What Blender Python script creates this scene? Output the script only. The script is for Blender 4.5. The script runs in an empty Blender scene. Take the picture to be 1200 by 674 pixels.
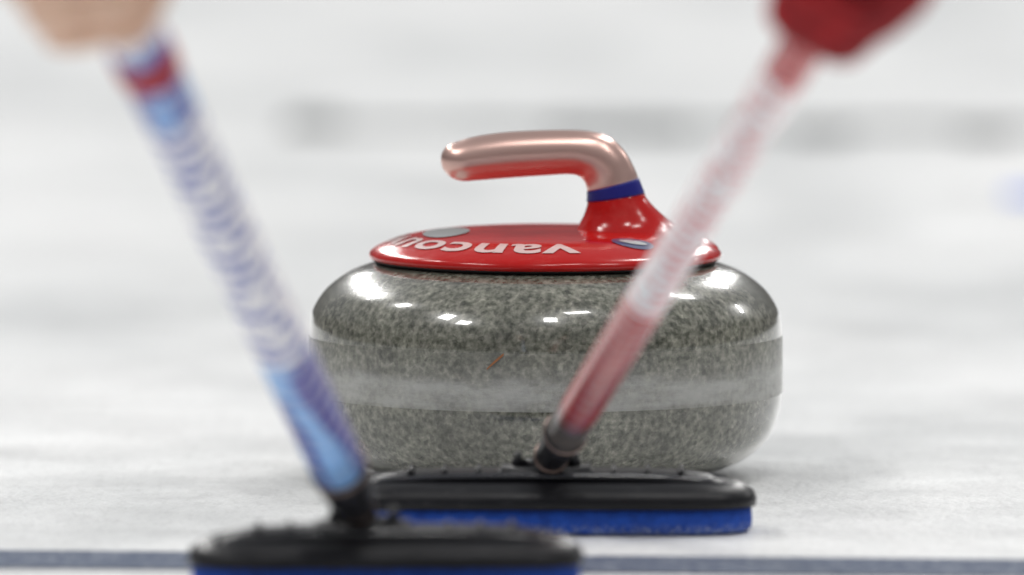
import bpy, bmesh, math, random
from mathutils import Vector, Matrix, noise

random.seed(7)
R = math.radians
sc = bpy.context.scene
COL = sc.collection

# ------------------------------------------------------------------ scale and camera
S = 0.145 / 278.0                 # metres per photograph pixel on the stone's own axis plane
D = 6.0
PITCH = R(4.5)
TARGET = Vector(((600 - 639) * S, 0.0, (560 - 337) * S))
CAM = TARGET + Vector((0, -D * math.cos(PITCH), D * math.sin(PITCH)))
FWD = Vector((0, math.cos(PITCH), -math.sin(PITCH)))
UP = Vector((0, math.sin(PITCH), math.cos(PITCH)))
RIGHT = Vector((1, 0, 0))

def ray(px, py):
    return FWD * D + RIGHT * ((px - 600) * S) + UP * ((337 - py) * S)

def at(px, py, Y):
    d = ray(px, py)
    return CAM + d * ((Y - CAM.y) / d.y)

def on_ice(px, py):
    d = ray(px, py)
    return CAM + d * (-CAM.z / d.z)

cd = bpy.data.cameras.new("camera")
cam = bpy.data.objects.new("camera", cd)
COL.objects.link(cam)
cam.location = CAM
cam.rotation_euler = (R(90) - PITCH, 0, 0)
cd.sensor_width = 36
cd.lens = 36 * D / (1200 * S)
cd.clip_start = 0.1
cd.clip_end = 400
cd.dof.use_dof = True
cd.dof.focus_distance = D - 0.13
cd.dof.aperture_fstop = cd.lens / 1000 / 0.088
sc.camera = cam

# ------------------------------------------------------------------ materials
def mat(name, col=(.5, .5, .5), rough=.5, metal=0.0, coat=0.0, spec=.5, coat_rough=.03):
    m = bpy.data.materials.new(name)
    m.use_nodes = True
    b = m.node_tree.nodes["Principled BSDF"]
    b.inputs["Base Color"].default_value = (*col, 1)
    b.inputs["Roughness"].default_value = rough
    b.inputs["Metallic"].default_value = metal
    b.inputs["Coat Weight"].default_value = coat
    b.inputs["Coat Roughness"].default_value = coat_rough
    b.inputs["Specular IOR Level"].default_value = spec
    return m

class NT:
    def __init__(s, m):
        s.t = m.node_tree; s.n = s.t.nodes; s.l = s.t.links
        s.b = s.n["Principled BSDF"]
    def new(s, typ, **kw):
        n = s.n.new(typ)
        for k, v in kw.items():
            if k in n.inputs: n.inputs[k].default_value = v
            else: setattr(n, k, v)
        return n
    def link(s, a, b): s.l.new(a, b)
    def coords(s, scale=(1, 1, 1)):
        tc = s.new("ShaderNodeTexCoord"); mp = s.new("ShaderNodeMapping")
        mp.inputs["Scale"].default_value = scale
        s.link(tc.outputs["Object"], mp.inputs["Vector"])
        return mp.outputs["Vector"]
    def noise(s, vec, scale, detail=4, rough=.55):
        n = s.new("ShaderNodeTexNoise")
        n.inputs["Scale"].default_value = scale
        n.inputs["Detail"].default_value = detail
        n.inputs["Roughness"].default_value = rough
        s.link(vec, n.inputs["Vector"])
        return n.outputs["Fac"]
    def ramp(s, fac, stops, interp='LINEAR'):
        r = s.new("ShaderNodeValToRGB")
        r.color_ramp.interpolation = interp
        e = r.color_ramp.elements
        while len(e) < len(stops): e.new(0.5)
        for k, (p, c) in enumerate(stops):
            e[k].position = p
            e[k].color = (*c, 1) if not isinstance(c, (int, float)) else (c, c, c, 1)
        s.link(fac, r.inputs["Fac"])
        return r.outputs["Color"]
    def mix(s, fac, a, b, mode='MIX'):
        m = s.new("ShaderNodeMix", data_type='RGBA', blend_type=mode)
        for sock, v in ((m.inputs[0], fac), (m.inputs[6], a), (m.inputs[7], b)):
            if hasattr(v, 'links') or hasattr(v, 'is_linked'): s.link(v, sock)
            elif isinstance(v, (int, float)): sock.default_value = v if sock == m.inputs[0] else (v, v, v, 1)
            else: sock.default_value = (*v, 1)
        return m.outputs[2]
    def math(s, op, a, b=0.0):
        m = s.new("ShaderNodeMath", operation=op)
        for sock, v in ((m.inputs[0], a), (m.inputs[1], b)):
            if isinstance(v, (int, float)): sock.default_value = v
            else: s.link(v, sock)
        return m.outputs[0]
    def bump(s, h, strength=.3, dist=.001):
        b = s.new("ShaderNodeBump")
        b.inputs["Strength"].default_value = strength
        b.inputs["Distance"].default_value = dist
        s.link(h, b.inputs["Height"])
        s.link(b.outputs["Normal"], s.b.inputs["Normal"])
        return b

# granite: interlocking grains of pale feldspar, grey-green groundmass and black flecks
def granite(name, lift, rough, coat):
    m = mat(name, rough=rough, coat=coat, coat_rough=.02)
    n = NT(m)
    v = n.coords()
    f1 = n.noise(v, 270, 4, .55)
    base = n.ramp(f1, [(.34, (.075 * lift, .077 * lift, .058 * lift)), (.46, (.145 * lift, .147 * lift, .116 * lift)),
                       (.55, (.195 * lift, .193 * lift, .157 * lift)), (.68, (.29 * lift, .28 * lift, .235 * lift))])
    vo = n.new("ShaderNodeTexVoronoi", feature='F1')
    vo.inputs["Scale"].default_value = 330
    n.link(v, vo.inputs["Vector"])
    fleck = n.ramp(vo.outputs["Color"], [(.15, .62), (.38, 1.0), (.8, 1.0), (.92, 1.25)])
    c = n.mix(1.0, base, fleck, 'MULTIPLY')
    big = n.noise(v, 26, 3, .6)
    c = n.mix(1.0, c, n.ramp(big, [(.35, .80), (.65, 1.16)]), 'MULTIPLY')
    clump = n.noise(n.coords((1, 1, .6)), 95, 3, .6)     # crystal clusters of mixed size
    c = n.mix(1.0, c, n.ramp(clump, [(.34, .68), (.46, 1.0), (.58, 1.0), (.70, 1.3)]), 'MULTIPLY')
    n.link(c, n.b.inputs["Base Color"])
    return m
M_GRANITE = granite("granite_polished", 1.0, .22, 1.0)
M_BAND = granite("granite_ground_band", 1.0, .5, .45)
M_BAND.node_tree.nodes["Principled BSDF"].inputs["Coat Roughness"].default_value = .22
n = NT(M_BAND)
# pecked striking band: pale strip, brightest in its lower half
v = n.coords()
old = n.b.inputs["Base Color"].links[0].from_socket
sep = n.new("ShaderNodeSeparateXYZ"); n.link(v, sep.inputs[0])
zz = n.new("ShaderNodeMapRange"); zz.inputs["From Min"].default_value = .030; zz.inputs["From Max"].default_value = .085
n.link(sep.outputs["Z"], zz.inputs["Value"])
wob = n.math('ADD', zz.outputs[0], n.math('MULTIPLY', n.math('SUBTRACT', n.noise(v, 34, 5, .7), .5), .20))
strip = n.ramp(wob, [(.34, .06), (.47, .76), (.68, .84), (.80, .30), (.96, .12)])
sc_n = n.ramp(n.noise(n.coords((.30, .30, 1.0)), 110, 4, .7), [(.34, .55), (.60, 1.0)])
n.link(n.mix(n.mix(1.0, strip, sc_n, 'MULTIPLY'), old, (.46, .46, .445)), n.b.inputs["Base Color"])
n.bump(n.noise(v, 900, 2), .5, .0006)

M_RED = mat("red_plastic", (.46, .005, .004), rough=.16, spec=.42)
n = NT(M_RED); v = n.coords()
hz = n.noise(n.coords((1, 2.2, 1)), 38, 6, .75)
n.link(n.ramp(hz, [(.50, (.46, .005, .004)), (.72, (.50, .035, .03))]), n.b.inputs["Base Color"])
n.link(n.ramp(n.noise(v, 55, 4), [(.3, .10), (.7, .24)]), n.b.inputs["Roughness"])
M_PED = M_RED
M_GRIP = mat("rose_metal_grip", (.66, .44, .385), rough=.24, metal=.82)
n = NT(M_GRIP); v = n.coords()
n.link(n.ramp(n.noise(v, 14, 2, .5), [(.3, .29), (.75, .33)]), n.b.inputs["Roughness"])
M_COLLAR = mat("blue_collar", (.012, .014, .19), rough=.4, spec=.3)
M_WHITEINK = mat("white_print", (.72, .50, .48), rough=.35, coat=.8)
M_GREYINK = mat("grey_badge", (.52, .53, .53), rough=.3, coat=.8)
M_NAVYINK = mat("navy_badge", (.06, .07, .17), rough=.3, coat=.8)
M_GAP = mat("black_gap", (.012, .012, .012), rough=.6)
M_BLACK = mat("black_moulded_plastic", (.006, .006, .008), rough=.4, spec=.3)
n = NT(M_BLACK); v = n.coords((1, 6, 6))
n.link(n.ramp(n.noise(v, 45, 5, .7), [(.3, .30), (.7, .5)]), n.b.inputs["Roughness"])
sc1 = n.noise(n.coords((1, 5, 5)), 70, 6, .85)
n.link(n.ramp(sc1, [(.58, (.006, .006, .008)), (.66, (.05, .05, .055)), (.75, (.30, .31, .33))]), n.b.inputs["Base Color"])
n.bump(n.noise(v, 300, 2), .15, .0004)
M_GLOSSRIB = mat("glossy_rib_plastic", (.02, .02, .024), rough=.10, spec=1.0)
M_PAD = mat("blue_brush_fabric", (.008, .075, .46), rough=.85)
n = NT(M_PAD); v = n.coords()
n.link(n.ramp(n.noise(v, 160, 4, .7), [(.3, (.004, .040, .27)), (.7, (.010, .085, .50))]), n.b.inputs["Base Color"])
old = n.b.inputs["Base Color"].links[0].from_socket
fz = n.new("ShaderNodeSeparateXYZ"); n.link(v, fz.inputs[0])
low = n.math('SUBTRACT', 1.0, n.math('MULTIPLY', fz.outputs["Z"], 160))
fro = n.math('MULTIPLY', n.math('MAXIMUM', low, 0.0), n.ramp(n.noise(v, 420, 4, .8), [(.45, 0.0), (.65, .8)]))
n.link(n.mix(fro, old, (.6, .68, .8)), n.b.inputs["Base Color"])
wv = n.new("ShaderNodeTexWave"); wv.inputs["Scale"].default_value = 180; n.link(v, wv.inputs["Vector"])
n.bump(n.math('ADD', wv.outputs["Fac"], n.noise(v, 900, 2)), .6, .0008)
M_ALU = mat("brushed_ferrule", (.55, .54, .53), rough=.28, metal=1.0)
M_COPPER = mat("copper_trim", (.30, .22, .19), rough=.3, metal=1.0)
M_REDTAPE = mat("red_grip_tape", (.42, .035, .04), rough=.7)

def shaft_material(name, ink, dark, sky, stops, length, sleeve=0.0, stripe=.4):
    """lacquered shaft: stops = list of (distance fraction, 'W'|'I') zones, flecked print on the white zones"""
    m = mat(name, rough=.22, spec=.45)
    n = NT(m)
    v = n.coords()
    sep = n.new("ShaderNodeSeparateXYZ"); n.link(v, sep.inputs[0])
    t = n.math('DIVIDE', sep.outputs["Z"], length)
    zone = n.ramp(t, [(p, 1.0 if k == 'I' else 0.0) for p, k in stops], 'CONSTANT')
    # printed flecks: rows of short bars round the shaft
    w = n.new("ShaderNodeTexWave", wave_type='BANDS', bands_direction='Z', wave_profile='SIN')
    w.inputs["Scale"].default_value = 19
    w.inputs["Distortion"].default_value = 2.4
    w.inputs["Detail"].default_value = 2
    w.inputs["Detail Scale"].default_value = 30
    n.link(v, w.inputs["Vector"])
    rows = n.ramp(w.outputs["Fac"], [(.42, 0.0), (.5, 1.0)])
    blocks = n.ramp(n.noise(n.coords((1.0, 1.0, .8)), 95, 3, .6), [(.46, 0.0), (.50, 1.0)])
    fleck = n.mix(1.0, rows, blocks, 'MULTIPLY')
    white = n.mix(fleck, (.86, .85, .87), ink)
    streak = n.noise(n.coords((1.0, 1.0, .10)), 85, 3, .6)
    inked = n.mix(n.ramp(streak, [(.46, 0.0), (.56, 1.0)]), dark, sky)
    inked = n.mix(n.ramp(w.outputs["Fac"], [(.70, 0.0), (.8, stripe)]), inked, (.75, .77, .85))
    if sleeve:   # foot of the shaft coloured dark to blend with the stone's dark base
        inked = n.mix(n.ramp(t, [(0, 1.0), (sleeve - .02, 1.0), (sleeve + .01, 0.0)]), inked, (.10, .09, .085))
    n.link(n.mix(zone, white, inked), n.b.inputs["Base Color"])
    return m

# ------------------------------------------------------------------ mesh helpers
def link(name, bm, m, parent=None, smooth=True, matrix=None):
    me = bpy.data.meshes.new(name)
    bm.normal_update()
    bm.to_mesh(me); bm.free()
    for mm in (m if isinstance(m, (list, tuple)) else [m]): me.materials.append(mm)
    if smooth:
        for p in me.polygons: p.use_smooth = True
    o = bpy.data.objects.new(name, me)
    COL.objects.link(o)
    if parent is not None: o.parent = parent
    if matrix is not None: o.matrix_local = matrix
    return o

def thing(name, label, cat, loc, group=None, matrix=None):
    o = bpy.data.objects.new(name, None)
    COL.objects.link(o)
    o.empty_display_size = .05
    if matrix is not None: o.matrix_world = matrix
    else: o.location = loc
    o["label"] = label; o["category"] = cat
    if group: o["group"] = group
    return o

def structure(name, bm, m):
    o = link(name, bm, m, smooth=False)
    o["kind"] = "structure"
    return o

def catmull(pts, k):
    out = []
    for i in range(len(pts) - 1):
        p0 = pts[max(i - 1, 0)]; p1 = pts[i]; p2 = pts[i + 1]; p3 = pts[min(i + 2, len(pts) - 1)]
        for j in range(k):
            t = j / k
            out.append(tuple(.5 * ((2 * b) + (-a + c) * t + (2 * a - 5 * b + 4 * c - d) * t * t + (-a + 3 * b - 3 * c + d) * t ** 3)
                             for a, b, c, d in zip(p0, p1, p2, p3)))
    out.append(tuple(pts[-1]))
    return out

def loft(bm, rings, cap0=True, cap1=True, mi=None):
    vr = [[bm.verts.new(p) for p in r] for r in rings]
    nn = len(vr[0])
    for i, (a, b) in enumerate(zip(vr, vr[1:])):
        for j in range(nn):
            f = bm.faces.new((a[j], a[(j + 1) % nn], b[(j + 1) % nn], b[j]))
            if mi: f.material_index = mi(i)
    if cap0: bm.faces.new(list(reversed(vr[0])))
    if cap1: bm.faces.new(vr[-1])
    return vr

def lathe(bm, prof, seg=128, cap0=True, cap1=True):
    rings = [[Vector((r * math.cos(2 * math.pi * j / seg), r * math.sin(2 * math.pi * j / seg), z)) for j in range(seg)] for r, z in prof]
    return loft(bm, rings, cap0, cap1)

def px(prof): return [(r * S, z * S) for r, z in prof]

# ------------------------------------------------------------------ ice, painted lines
M_ICE = mat("pebbled_ice", (.80, .81, .815), rough=.36, spec=.5)
n = NT(M_ICE); v = n.coords()
cl = n.ramp(n.noise(n.coords((1.2, .45, 1)), 2.6, 4, .5), [(.32, (.60, .615, .62)), (.5, (.76, .77, .772)), (.66, (.84, .845, .845))])
fr = n.ramp(n.noise(n.coords((1, .25, 1)), 160, 5, .75), [(.34, .86), (.5, .985), (.7, 1.02)])
sw = n.ramp(n.noise(n.coords((.35, 1, 1)), 9, 5, .65), [(.32, .88), (.55, 1.0)])
n.link(n.mix(1.0, n.mix(1.0, cl, fr, 'MULTIPLY'), sw, 'MULTIPLY'), n.b.inputs["Base Color"])
n.link(n.ramp(n.noise(v, 7, 5, .7), [(.3, .26), (.7, .48)]), n.b.inputs["Roughness"])
peb = n.new("ShaderNodeTexVoronoi", feature='SMOOTH_F1'); peb.inputs["Scale"].default_value = 230; n.link(v, peb.inputs["Vector"])
n.bump(n.math('ADD', n.math('MULTIPLY', peb.outputs["Distance"], -1.0), n.noise(v, 420, 3)), .45, .0012)

def sheet(x0, x1, y0, y1, z, nx=1, ny=1):
    bm = bmesh.new()
    g = [[bm.verts.new((x0 + (x1 - x0) * i / nx, y0 + (y1 - y0) * j / ny, z)) for i in range(nx + 1)] for j in range(ny + 1)]
    for j in range(ny):
        for i in range(nx):
            bm.faces.new((g[j][i], g[j][i + 1], g[j + 1][i + 1], g[j + 1][i]))
    return bm
structure("ice", sheet(-40, 40, -30, 70, 0), M_ICE)

def painted(name, col, frost, scale=190):
    m = mat(name, rough=.4)
    n = NT(m)
    f = n.ramp(n.noise(n.coords((1, .3, 1)), scale, 4, .8), [(.47, 0.0), (.62, 1.0)])
    n.link(n.mix(n.mix(1.0, f, (frost,) * 3, 'MULTIPLY'), col, (.72, .75, .80)), n.b.inputs["Base Color"])
    p = n.new("ShaderNodeTexVoronoi", feature='SMOOTH_F1'); p.inputs["Scale"].default_value = 230
    n.link(n.coords(), p.inputs["Vector"])
    n.bump(p.outputs["Distance"], .4, .0012)
    return m
M_LINE = painted("blue_ice_paint", (.02, .045, .105), .25)
M_FARLINE = painted("grey_ice_paint", (.03, .045, .04), 0.0)
M_DASH = painted("dark_ice_paint", (.012, .022, .02), .05)
M_PALEBLUE = painted("pale_blue_ice_paint", (.12, .22, .75), .3)

def strip(name, a, b, c, d, z, m):
    """painted band on the ice through four ground points"""
    bm = bmesh.new()
    vs = [bm.verts.new((p.x, p.y, z)) for p in (a, b, c, d)]
    bm.faces.new(vs)
    bm.normal_update()
    if bm.faces[:][0].normal.z < 0: bmesh.ops.reverse_faces(bm, faces=bm.faces[:])
    return structure(name, bm, m)
def extend(p, q, k):   # carry a line of the ice onwards past both ends
    d = q - p
    return p - d * k, q + d * k
n0, n1 = extend(on_ice(0, 667), on_ice(1200, 678), 6)
f0, f1 = extend(on_ice(0, 646), on_ice(1200, 657), 6)
strip("hog_line", n0, n1, f1, f0, .0008, M_LINE)
strip("far_line", on_ice(330, 153), on_ice(2600, 158), on_ice(2600, 148), on_ice(330, 145.5), .001, M_FARLINE)
for a, b, y in ((338, 402, 147), (640, 806, 152), (925, 1000, 155), (1120, 1192, 156)):
    strip("line_mark", on_ice(a, y + 8), on_ice(b, y + 8), on_ice(b, y - 8), on_ice(a, y - 8), .002, M_DASH)
strip("ice_marking", on_ice(1178, 236), on_ice(1290, 237), on_ice(1290, 224), on_ice(1178, 223), .001, M_PALEBLUE)

# ------------------------------------------------------------------ the stone
stone = thing("curling_stone", "polished grey granite curling stone with red top plate and curved rose metal handle", "curling stone", (0, 0, 0))
lower = px([(0, 6), (110, 6), (118, 1), (124, 0), (132, 1), (150, 4)]) + px(catmull([(150, 4), (190, 9), (226, 19), (252, 36), (268, 58), (276, 84), (278, 101)], 5))
bm = bmesh.new()
prof = lower + [p for p in px([(278.05, 154)])] + px(catmull([(278, 163), (277.6, 175), (275.9, 188), (271.6, 201), (257.5, 221), (234, 239), (208, 250), (190, 254), (160, 256)], 5)) + px([(0, 256)])
# leave the two edges of the striking band as real small steps
lathe(bm, prof[1:-1], 160)
body = link("granite_body", bm, M_GRANITE, stone)
bm = bmesh.new()
lathe(bm, px([(277.7, 99.5), (278.1, 102), (278.25, 110), (278.3, 130), (278.25, 158), (278.15, 165), (277.9, 168.5), (277.3, 171)]), 160, False, False)
link("striking_band", bm, M_BAND, stone)
# small rust coloured scratch on the band
bm = bmesh.new()
ths = [-.155 + .011 * k for k in range(9)]
def band_pt(px_, z):
    x = (px_ - 639) * S
    r = 279.0 * S if z < 169 * S else 276 * S
    return Vector((x, -math.sqrt(r * r - x * x), z))
a = [band_pt(571 + 3 * k, (560 - 430 + 21 + 2.6 * k) * S) for k in range(9)]
vsA = [bm.verts.new(p + Vector((0, -.0002, .0010 * math.sin(math.pi * (k + .3) / 9)))) for k, p in enumerate(a)]
vsB = [bm.verts.new(p + Vector((0, -.0002, -.0008))) for p in a]
for k in range(8): bm.faces.new((vsA[k], vsB[k], vsB[k + 1], vsA[k + 1]))
link("scratch", bm, mat("rust_scratch", (.30, .12, .05), .7), stone)

# red cover plate
bm = bmesh.new()
lathe(bm, px([(196, 254.5), (200, 254.5), (201, 259), (196, 259)]), 128, True, True)  # black ring painting in the shaded gap under the plate
link("plate_gap", bm, M_GAP, stone)
PLATE = [(196, 257.5), (203, 257), (206, 259), (206.5, 263), (204, 267), (198, 271), (186, 276.5), (168, 282.5), (146, 287), (115, 290), (70, 291.5), (30, 292), (4, 292)]
bm = bmesh.new()
lathe(bm, px(catmull(PLATE, 4)), 160)
plate = link("cover_plate", bm, M_RED, stone)
PD = catmull(PLATE[4:], 8)
def plate_z(r):
    r = r / S
    for (r0, z0), (r1, z1) in zip(PD, PD[1:]):
        if r1 <= r <= r0: return (z0 + (z1 - z0) * (r - r0) / (r1 - r0 + 1e-9)) * S
    return (PD[0][1] if r > PD[0][0] else PD[-1][1]) * S

def wrap(bm, f, lift=.0005):
    """lay flat artwork on the domed plate; f maps (u, v) to (angle, radius)"""
    bmesh.ops.triangulate(bm, faces=bm.faces[:])
    for _ in range(3):
        es = [e for e in bm.edges if e.calc_length() > .003]
        if not es: break
        bmesh.ops.subdivide_edges(bm, edges=es, cuts=1)
        bmesh.ops.triangulate(bm, faces=[f_ for f_ in bm.faces if len(f_.verts) > 3])
    for v in bm.verts:
        th, r = f(v.co.x, v.co.y)
        v.co = Vector((r * math.sin(th), -r * math.cos(th), plate_z(r) + lift))
    bm.normal_update()
    if sum(f_.normal.z for f_ in bm.faces) < 0: bmesh.ops.reverse_faces(bm, faces=bm.faces[:])

def text_bm(body, size, weight, spacing):
    cu = bpy.data.curves.new("t", 'FONT')
    cu.body = body; cu.size = size; cu.offset = weight; cu.space_character = spacing
    cu.resolution_u = 6
    o = bpy.data.objects.new("t", cu); COL.objects.link(o)
    bpy.context.view_layer.update()
    dg = bpy.context.evaluated_depsgraph_get()
    me = o.evaluated_get(dg).to_mesh()
    bm = bmesh.new(); bm.from_mesh(me)
    o.evaluated_get(dg).to_mesh_clear()
    bpy.data.objects.remove(o); bpy.data.curves.remove(cu)
    bmesh.ops.remove_doubles(bm, verts=bm.verts[:], dist=1e-6)
    return bm
bm = text_bm("vancouver", .0285, .0006, 1.06)
R_IN = 160 * S
TH0 = math.asin(36 / 176)
wrap(bm, lambda u, w: (TH0 - u * 1.62 / (178 * S), R_IN + w * 1.02))
link("lettering", bm, M_WHITEINK, plate, smooth=False)

def badge_xy(cx, cy, a, b, m, name="badge", lift=.0005):
    bm = bmesh.new()
    bm.faces.new([bm.verts.new((cx + a * math.cos(t * math.pi / 16), cy + b * math.sin(t * math.pi / 16), 0)) for t in range(32)])
    wrap(bm, lambda u, w: (math.atan2(u, -w), math.hypot(u, w)), lift)
    return link(name, bm, m, plate, smooth=False)
badge_xy((523 - 639) * S, -.012, .0145, .030, M_GREYINK)
badge_xy(101 * S, -126 * S, .0130, .0105, M_NAVYINK)
badge_xy(101 * S, -126 * S, .0085, .0040, M_GREYINK, "badge_print", .0009)

# pedestal, collar and grip lofted through sections (left point, right point, half depth)
SEC = [((664, 291), (843, 293), 66), ((668, 286), (840, 288), 62), ((671, 280), (831, 281), 55), ((674, 272), (815, 274), 48), ((679, 262), (794, 264), 39),
       ((684, 252), (776, 251), 33), ((687, 243), (760, 235), 30),
       ((688, 236), (755, 226), 28.5), ((688, 224), (748, 208), 27), ((686, 216), (742, 194), 26),
       ((682, 209), (732, 177), 26), ((675, 205), (716, 162), 26), ((664, 204), (694, 154), 25.5),
       ((645, 205), (657, 152), 25.5), ((600, 208), (600, 154), 25.5), ((562, 211), (560, 159), 25), ((542, 212), (538, 165), 23.5),
       ((529, 208), (525, 170), 18), ((520, 199), (518, 179), 9.5), ((517, 191), (516.5, 187), 2)]
flat = [(l[0], l[1], r[0], r[1], d) for l, r, d in SEC]
def handle_rings(i0, i1, k=6, grow=1.0):
    pts = catmull(flat, k)[i0 * k:i1 * k + 1]
    rings = []
    for lx, ly, rx, ry, d in pts:
        c = Vector(((lx + rx) / 2 - 639, 0, 560 - (ly + ry) / 2)) * S
        u = Vector(((rx - lx) / 2, 0, -(ry - ly) / 2)) * S * grow
        w = Vector((0, d * S * grow, 0))
        rings.append([c + u * math.cos(a) + w * math.sin(a) for a in (2 * math.pi * j / 48 for j in range(48))])
    return rings
bm = bmesh.new(); loft(bm, handle_rings(0, 7)); bmesh.ops.recalc_face_normals(bm, faces=bm.faces[:])
ped = link("pedestal", bm, M_PED, stone)
bm = bmesh.new(); loft(bm, handle_rings(7, 8, grow=1.018)); bmesh.ops.recalc_face_normals(bm, faces=bm.faces[:])
link("collar", bm, M_COLLAR, stone)
bm = bmesh.new(); loft(bm, handle_rings(8, 19)); bmesh.ops.recalc_face_normals(bm, faces=bm.faces[:])
link("grip", bm, M_GRIP, stone)
# ------------------------------------------------------------------ brooms
def stadium(L, W, z, seg=14):
    """rounded-end plan outline, L by W, at height z"""
    out = []
    e = min(W * .62, L / 2)
    for q, (sx, sy) in enumerate(((1, 1), (-1, 1), (-1, -1), (1, -1))):
        for k in range(seg):
            t = (k + .5) / seg * math.pi / 2 + q * math.pi / 2
            cx = sx * (L / 2 - e)
            out.append(Vector((cx + e * math.cos(t), W / 2 * math.copysign(abs(math.sin(t)) ** .75, math.sin(t)), z)))
    return out

def tube(bm, path, rad, seg=24, caps=True):
    rings = []
    prev = None
    for i, p in enumerate(path):
        p = Vector(p)
        t = (Vector(path[min(i + 1, len(path) - 1)]) - Vector(path[max(i - 1, 0)])).normalized()
        if prev is None: prev = t.orthogonal().normalized()
        prev = (prev - t * prev.dot(t)).normalized()
        b = t.cross(prev)
        r = rad[i] if isinstance(rad, (list, tuple)) else rad
        rings.append([p + (prev * math.cos(a) + b * math.sin(a)) * r for a in (2 * math.pi * j / seg for j in range(seg))])
    loft(bm, rings, caps, caps)

def rounded_box(bm, c, s, bev):
    g = bmesh.ops.create_cube(bm, size=1)
    for v in g["verts"]: v.co = Vector((v.co.x * s[0], v.co.y * s[1], v.co.z * s[2])) + Vector(c)
    es = list({e for v in g["verts"] for e in v.link_edges})
    bmesh.ops.bevel(bm, geom=es, offset=bev, segments=3, affect='EDGES')

def broom(base, rot, top, label, m_shaft, group, L=.215, radius=.0135, fer_m=None, tape=None, shaft_len=1.12, off=(0, 0)):
    """base: where the brush head stands; top: a point the shaft passes through"""
    root = thing("curling_broom", label, "broom", base, group)
    root.rotation_euler = (0, 0, rot)
    inv = (Matrix.Translation(base) @ Matrix.Rotation(rot, 4, 'Z')).inverted()
    topl = inv @ top
    W = .068
    bm = bmesh.new()
    lay = [(.985, .96, .0), (1.0, 1.0, .0015), (1.004, 1.01, .006), (1.0, 1.0, .0125), (.99, .97, .014)]
    loft(bm, [stadium(L * a, W * b, z) for a, b, z in lay])
    # black moulded head
    bh = bmesh.new()
    lay = [(.99, .97, .0138), (1.022, 1.06, .0142), (1.026, 1.07, .018), (1.01, 1.03, .0225), (.955, .86, .0265), (.90, .70, .0285), (.84, .60, .0288), (.80, .54, .0312), (.70, .46, .0335), (.52, .40, .0342)]
    loft(bh, [stadium(L * a, W * b, z) for a, b, z in lay])
    ribs = []
    for s in (-1, 1):      # glossy ribs added along the top to catch lamp glints
        br = bmesh.new()
        tube(br, catmull([(-L * .45, s * W * .20, .0262), (-L * .38, s * W * .27, .0292), (-L * .2, s * W * .285, .0318), (L * .2, s * W * .285, .0318), (L * .38, s * W * .27, .0292), (L * .45, s * W * .20, .0262)], 5), .0019, 12)
        ribs.append(br)
    for k in range(-4, 5):
        if abs(k) > 1: rounded_box(bh, (k * L * .082, 0, .0338), (.0035, W * .52, .0042), .001)
    head = link("brush_head", bh, M_BLACK, root)
    link("brush_pad", bm, M_PAD, head)
    for br in ribs: link("glint_rib", br, M_GLOSSRIB, head)
    # pivot: two cheeks and a pin carrying the ferrule
    bp = bmesh.new()
    ox, oy = off
    piv = Vector((ox, oy, .037))
    d = (topl - piv).normalized()
    rounded_box(bp, (ox, oy, .0335), (.056, .036, .006), .0022)
    for s in (-1, 1): rounded_box(bp, (ox + s * .0165, oy, .0385), (.0045, .020, .014), .002)
    tube(bp, [piv + Vector((-.020, 0, 0)), piv + Vector((.020, 0, 0))], .0035, 16)
    link("pivot", bp, M_BLACK, head)
    q = d.to_track_quat('Z', 'Y').to_matrix().to_4x4()
    mloc = Matrix.Translation(piv) @ q
    bf = bmesh.new()
    tube(bf, [(0, 0, -.005), (0, 0, .004), (0, 0, .016), (0, 0, .040), (0, 0, .072), (0, 0, .074)], [.0060, .0085, .0095, radius - .0015, radius + .0008, radius + .0004], 32)
    fer = link("ferrule", bf, fer_m or M_BLACK, root, matrix=mloc)
    for z, r_ in ((.019, .0098), (.070, radius + .0008)):
        bt = bmesh.new()
        tube(bt, [(0, 0, z), (0, 0, z + .0003), (0, 0, z + .0013), (0, 0, z + .0016)], [r_ - .0008, r_ + .0006, r_ + .0006, r_ - .0008], 32)
        link("trim_ring", bt, M_COPPER, fer)
    bs = bmesh.new()
    zs = [.072 + (shaft_len - .072) * k / 30 for k in range(31)]
    tube(bs, [(0, 0, z) for z in zs], radius, 40)
    sh = link("shaft", bs, m_shaft, root, matrix=mloc)
    be = bmesh.new()
    tube(be, [(0, 0, shaft_len - .001), (0, 0, shaft_len + .004), (0, 0, shaft_len + .02), (0, 0, shaft_len + .026), (0, 0, shaft_len + .028)], [radius + .0004, radius + .0018, radius + .0018, radius * .8, radius * .3], 32)
    link("end_cap", be, M_BLACK, root, matrix=mloc)
    if tape:
        btp = bmesh.new()
        z0, z1 = tape
        nz = 24
        tube(btp, [(0, 0, z0 + (z1 - z0) * k / nz) for k in range(nz + 1)], [radius + .0008 + .0005 * (k % 2) for k in range(nz + 1)], 32)
        link("grip_tape", btp, M_REDTAPE, sh)
    return root, root_matrix(base, rot) @ mloc, piv
def root_matrix(base, rot): return Matrix.Translation(base) @ Matrix.Rotation(rot, 4, 'Z')

SL = 1.12
blue_m = shaft_material("blue_white_shaft", (.05, .08, .42), (.04, .03, .30), (.20, .45, .86),
                        [(0, 'I'), (.17, 'I'), (.200, 'W'), (.447, 'I'), (.52, 'W')], SL)
red_m = shaft_material("red_white_shaft", (.74, .22, .22), (.40, .016, .014), (.48, .05, .045),
                       [(0, 'I'), (.20, 'I'), (.312, 'W'), (.69, 'I'), (.84, 'W')], SL, .115, .1)

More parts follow.
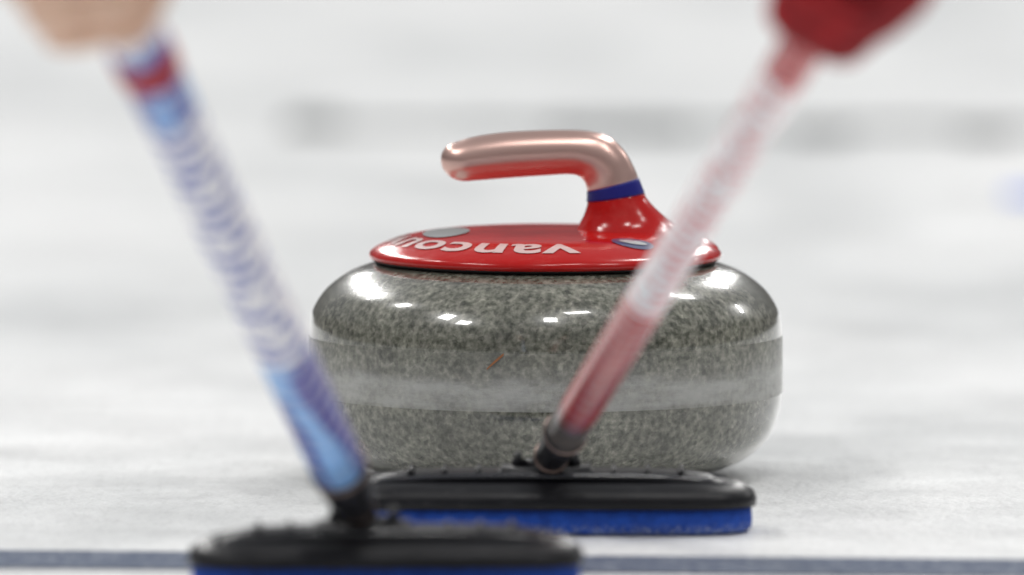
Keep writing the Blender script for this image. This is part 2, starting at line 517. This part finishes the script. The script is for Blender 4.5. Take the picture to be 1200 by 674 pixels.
BASE1 = on_ice(452, 692); BASE1.z = .0012
TOP1 = at(163, 55, -1.12)
b1, MX1, _ = broom(BASE1, R(2.0), TOP1, "blue and white curling broom nearest the camera, its black head on the dark blue line", blue_m, "curling brooms sweeping before the stone", radius=.015, L=.212, off=(-.012, 0), tape=(.548, .572))
BASE2 = on_ice(640, 622); BASE2.z = .0015
TOP2 = at(955, 30, -1.10)
b2, MX2, _ = broom(BASE2, R(-1.0), TOP2, "red and white curling broom leaning across the front of the granite stone", red_m, "curling brooms sweeping before the stone", L=.238, radius=.0118, off=(0, 0))

# ------------------------------------------------------------------ hands
def hand(MX, zc, radius, arm_dir_w, label, m_skin, m_sleeve, glove, spin, cat="person", cuff_m=None, flip=1):
    """a hand closed round a shaft. local frame: z runs up the shaft; palm lies on the +x side after spin"""
    LM = MX @ Matrix.Translation((0, 0, zc)) @ Matrix.Rotation(spin, 4, 'Z')
    root = thing("person", label, cat, (0, 0, 0), matrix=LM)
    g = .0022 if glove else 0.0
    bm = bmesh.new()
    fr = [.0088 + g, .0094 + g, .0090 + g, .0078 + g]
    ends = [235, 262, 250, 222]
    for k in range(4):
        z = .034 - k * .0215
        rr = radius + fr[k] * .93
        path, rad = [], []
        a0 = 18
        nn = 16
        for i in range(nn + 1):
            a = a0 + (ends[k] - a0) * i / nn
            # knuckle bends: the finger follows three straighter phalanges rather than a perfect circle
            bulge = .0035 * abs(math.sin(R((a - 18) * 180 / 82)))
            q = rr + .0045 - bulge + (.010 * (1 - i / 4) if i < 4 else 0)
            ar = R(a) * flip
            path.append((q * math.cos(ar), q * math.sin(ar), z + .003 * math.sin(i / nn * 3)))
            kn = 1.0 + .09 * math.cos(R((a - 18) * 360 / 82))
            rad.append(fr[k] * kn * (1 - .22 * i / nn))
        ea = R(ends[k] + 9) * flip
        path.append((rr * math.cos(ea), rr * math.sin(ea), z)); rad.append(fr[k] * .45)
        tube(bm, path, rad, 16)
    # palm and back of the hand
    def blob(c, s, rotz=0):
        gg = bmesh.ops.create_icosphere(bm, subdivisions=4, radius=1)
        for v in gg["verts"]:
            q = Vector((v.co.x * s[0], v.co.y * s[1], v.co.z * s[2]))
            q.rotate(Matrix.Rotation(rotz, 3, 'Z'))
            v.co = q + Vector(c)
    px_ = radius + .013
    blob((px_ + .001, .004 * flip, .004), (.0155 + g, .024 + g, .045))
    blob((px_ + .008, -.012 * flip, .010), (.017 + g, .022 + g, .038))
    blob((px_ + .004, -.016 * flip, .026), (.016 + g, .018 + g, .024))
    # thumb
    path, rad = [], []
    for i in range(13):
        a = R(-28 - 128 * i / 12) * flip
        q = radius + .0105 + g + (.012 * (1 - i / 4) if i < 4 else 0)
        path.append((q * math.cos(a), q * math.sin(a), .034 + .020 * math.sin(i / 12 * 1.8)))
        rad.append((.0125 + g) * (1 - .28 * i / 12) * (1 + .07 * math.cos(i * 1.1)))
    tube(bm, path, rad, 16)
    blob(path[-1], (rad[-1] * .98,) * 3)
    # wrist and forearm
    ad = (LM.to_3x3().inverted() @ arm_dir_w).normalized()
    st = Vector((px_ + .007, -.010 * flip, .006))
    path = [st, st + ad * .03, st + ad * .06, st + ad * .09, st + ad * .14, st + ad * .20, st + ad * .27, st + ad * .31]
    rad = [.021, .027, .027, .026, .030, .036, .041, .042]
    tube(bm, path, [r + g for r in rad], 24)
    bmesh.ops.recalc_face_normals(bm, faces=bm.faces[:])
    body = link("hand_and_forearm", bm, m_skin, root)
    rm = body.modifiers.new("fuse", 'REMESH'); rm.mode = 'VOXEL'; rm.voxel_size = .0017; rm.use_smooth_shade = True
    sm = body.modifiers.new("soften", 'SMOOTH'); sm.factor = .5; sm.iterations = 4
    # sleeve with folds and a hemmed cuff
    bs = bmesh.new()
    rings = []
    t = ad
    e1 = t.orthogonal().normalized(); e2 = t.cross(e1)
    nn = 44
    s0 = .105 if not glove else .075
    for i in range(nn + 1):
        u = i / nn
        s = s0 + (.335 - s0) * u
        base_r = .036 + .016 * u + (.002 if u < .06 else 0) + .0012 * math.sin(i * 1.15)
        rings.append([st + t * s + (e1 * math.cos(a) + e2 * math.sin(a)) * (base_r + .0035 * noise.noise(Vector((math.cos(a) * 1.5, math.sin(a) * 1.5, s * 38)))) for a in (2 * math.pi * j / 40 for j in range(40))])
    inner = [[st + t * s0 + (p - st - t * s0) * .9 for p in rings[0]]]
    inner2 = [[p + t * .03 for p in inner[0]]]
    loft(bs, inner2 + inner + rings, False, True)
    bmesh.ops.recalc_face_normals(bs, faces=bs.faces[:])
    link("sleeve", bs, m_sleeve, root)
    if cuff_m:
        bc = bmesh.new()
        tube(bc, [st + t * (s0 - .004 + .004 * k) for k in range(8)], [.0365, .0385, .039, .039, .039, .039, .0385, .037], 40)
        link("cuff", bc, cuff_m, root)
    return root

M_SKIN = mat("skin", (.70, .45, .33), rough=.5)
M_SKIN.node_tree.nodes["Principled BSDF"].inputs["Subsurface Weight"].default_value = .12
M_SKIN.node_tree.nodes["Principled BSDF"].inputs["Subsurface Radius"].default_value = (.01, .004, .002)
M_SKIN.node_tree.nodes["Principled BSDF"].inputs["Subsurface Scale"].default_value = .5
n = NT(M_SKIN); v = n.coords()
n.link(n.ramp(n.noise(v, 45, 5, .65), [(.3, (.66, .40, .28)), (.7, (.80, .57, .44))]), n.b.inputs["Base Color"])
n.bump(n.noise(v, 700, 3), .2, .0005)
M_GLOVE = mat("red_leather_glove", (.36, .022, .028), rough=.75, spec=.25)
n = NT(M_GLOVE); v = n.coords()
n.link(n.ramp(n.noise(v, 60, 4, .65), [(.35, (.14, .008, .012)), (.65, (.44, .02, .024))]), n.b.inputs["Base Color"])
n.bump(n.noise(v, 300, 3), .4, .001)
M_DARKCLOTH = mat("black_sleeve_cloth", (.03, .03, .035), rough=.9)
M_WHITECLOTH = mat("white_sleeve_cloth", (.74, .72, .72), rough=.9)
M_REDCLOTH = mat("red_cuff_cloth", (.45, .03, .035), rough=.9)

def along(MX, py):
    """distance up a shaft at which it crosses the photograph's row py"""
    best = None
    for k in range(400):
        z = k * .0028
        p = MX @ Vector((0, 0, z)) - CAM
        row = 337 - (p.dot(UP) / p.dot(FWD) * D) / S
        if best is None or abs(row - py) < best[0]: best = (abs(row - py), z)
    return best[1]
Z1, Z2 = along(MX1, -44), along(MX2, -20)
print("HANDS", Z1, Z2, "zones1", [(y, round(along(MX1, y) / SL, 3)) for y in (55, 75, 105, 130, 400, 520)], "zones2", [(y, round(along(MX2, y) / SL, 3)) for y in (70, 350, 470)])
hand(MX1, Z1, .015, Vector((-.06, -.25, .96)), "bare hand wrapped around the blue and white broom shaft", M_SKIN, M_WHITECLOTH, False, R(200), flip=1)
hand(MX2, Z2, .0118, Vector((.2, -.25, .95)), "red gloved hand wrapped around the red and white broom shaft", M_GLOVE, M_DARKCLOTH, True, R(20), cuff_m=M_DARKCLOTH, flip=-1)

# ------------------------------------------------------------------ light: rows of ceiling lamps over the rink and the dim hall
LAMPS = []
#LAMPS_BEGIN
for y in (26, 20, 16, 12.5, 10, 7.6): LAMPS.append(((-5.0 - (26 - y) * .075, y, 8), 1.1, 1.3, 150))
LAMPS += [((-6.5, 2.7, 8), 1.0, 1.0, 110), ((-5.9, -2.4, 8), 1.0, 1.0, 110), ((-5.6, -4.4, 8), 1.0, 1.0, 90),
          ((0.3, -4.9, 8), .8, .8, 70), ((1.6, -2.8, 8), 1.3, .6, 70), ((3.6, 4.2, 8), 1.2, 1.2, 130), ((4.9, 4.8, 8), .8, .8, 60),
          ((6.4, -4.9, 8), 1.0, .6, 70), ((4.6, -3.1, 8), .8, .8, 60)]
for x, y in ((4.8, 26), (4.9, 20), (5.0, 15.5), (5.2, 12)): LAMPS.append(((x, y, 8), 1.1, 1.3, 150))
for k in range(4): LAMPS.append(((11.2 + k * .75, 9.6 + k * .3, 8), .35, .35, 40))
#LAMPS_END
for loc, sx, sy, e in LAMPS:
    ld = bpy.data.lights.new("ceiling_lamp", 'AREA')
    ld.shape = 'RECTANGLE'; ld.size = sx; ld.size_y = sy; ld.energy = e * 1.15
    ld.color = (1, .985, .96)
    lo = bpy.data.objects.new("ceiling_lamp", ld)
    COL.objects.link(lo)
    lo.location = loc
    lo.rotation_euler = (Vector((0, 0, 0)) - Vector(loc)).to_track_quat('-Z', 'Y').to_euler()

w = bpy.data.worlds.new("World"); sc.world = w; w.use_nodes = True
wt = w.node_tree
bg = wt.nodes["Background"]
# the hall: a dim band of stands at eye level, a lighter ceiling above
tc = wt.nodes.new("ShaderNodeTexCoord"); sx_ = wt.nodes.new("ShaderNodeSeparateXYZ"); rp = wt.nodes.new("ShaderNodeValToRGB")
wt.links.new(tc.outputs["Generated"], sx_.inputs[0]); wt.links.new(sx_.outputs["Z"], rp.inputs["Fac"])
e = rp.color_ramp.elements
e[0].position = 0.0; e[0].color = (.16, .15, .15, 1)
e[1].position = .16; e[1].color = (.22, .22, .23, 1)
for p, c in ((.34, (.50, .51, .53, 1)), (.75, (.60, .62, .65, 1))):
    k = e.new(p); k.color = c
wt.links.new(rp.outputs["Color"], bg.inputs["Color"])
bg.inputs["Strength"].default_value = .55

sc.view_settings.view_transform = 'Standard'
sc.view_settings.look = 'None'
sc.view_settings.exposure = 0
sc.view_settings.gamma = 1
sc.cycles.use_denoising = True
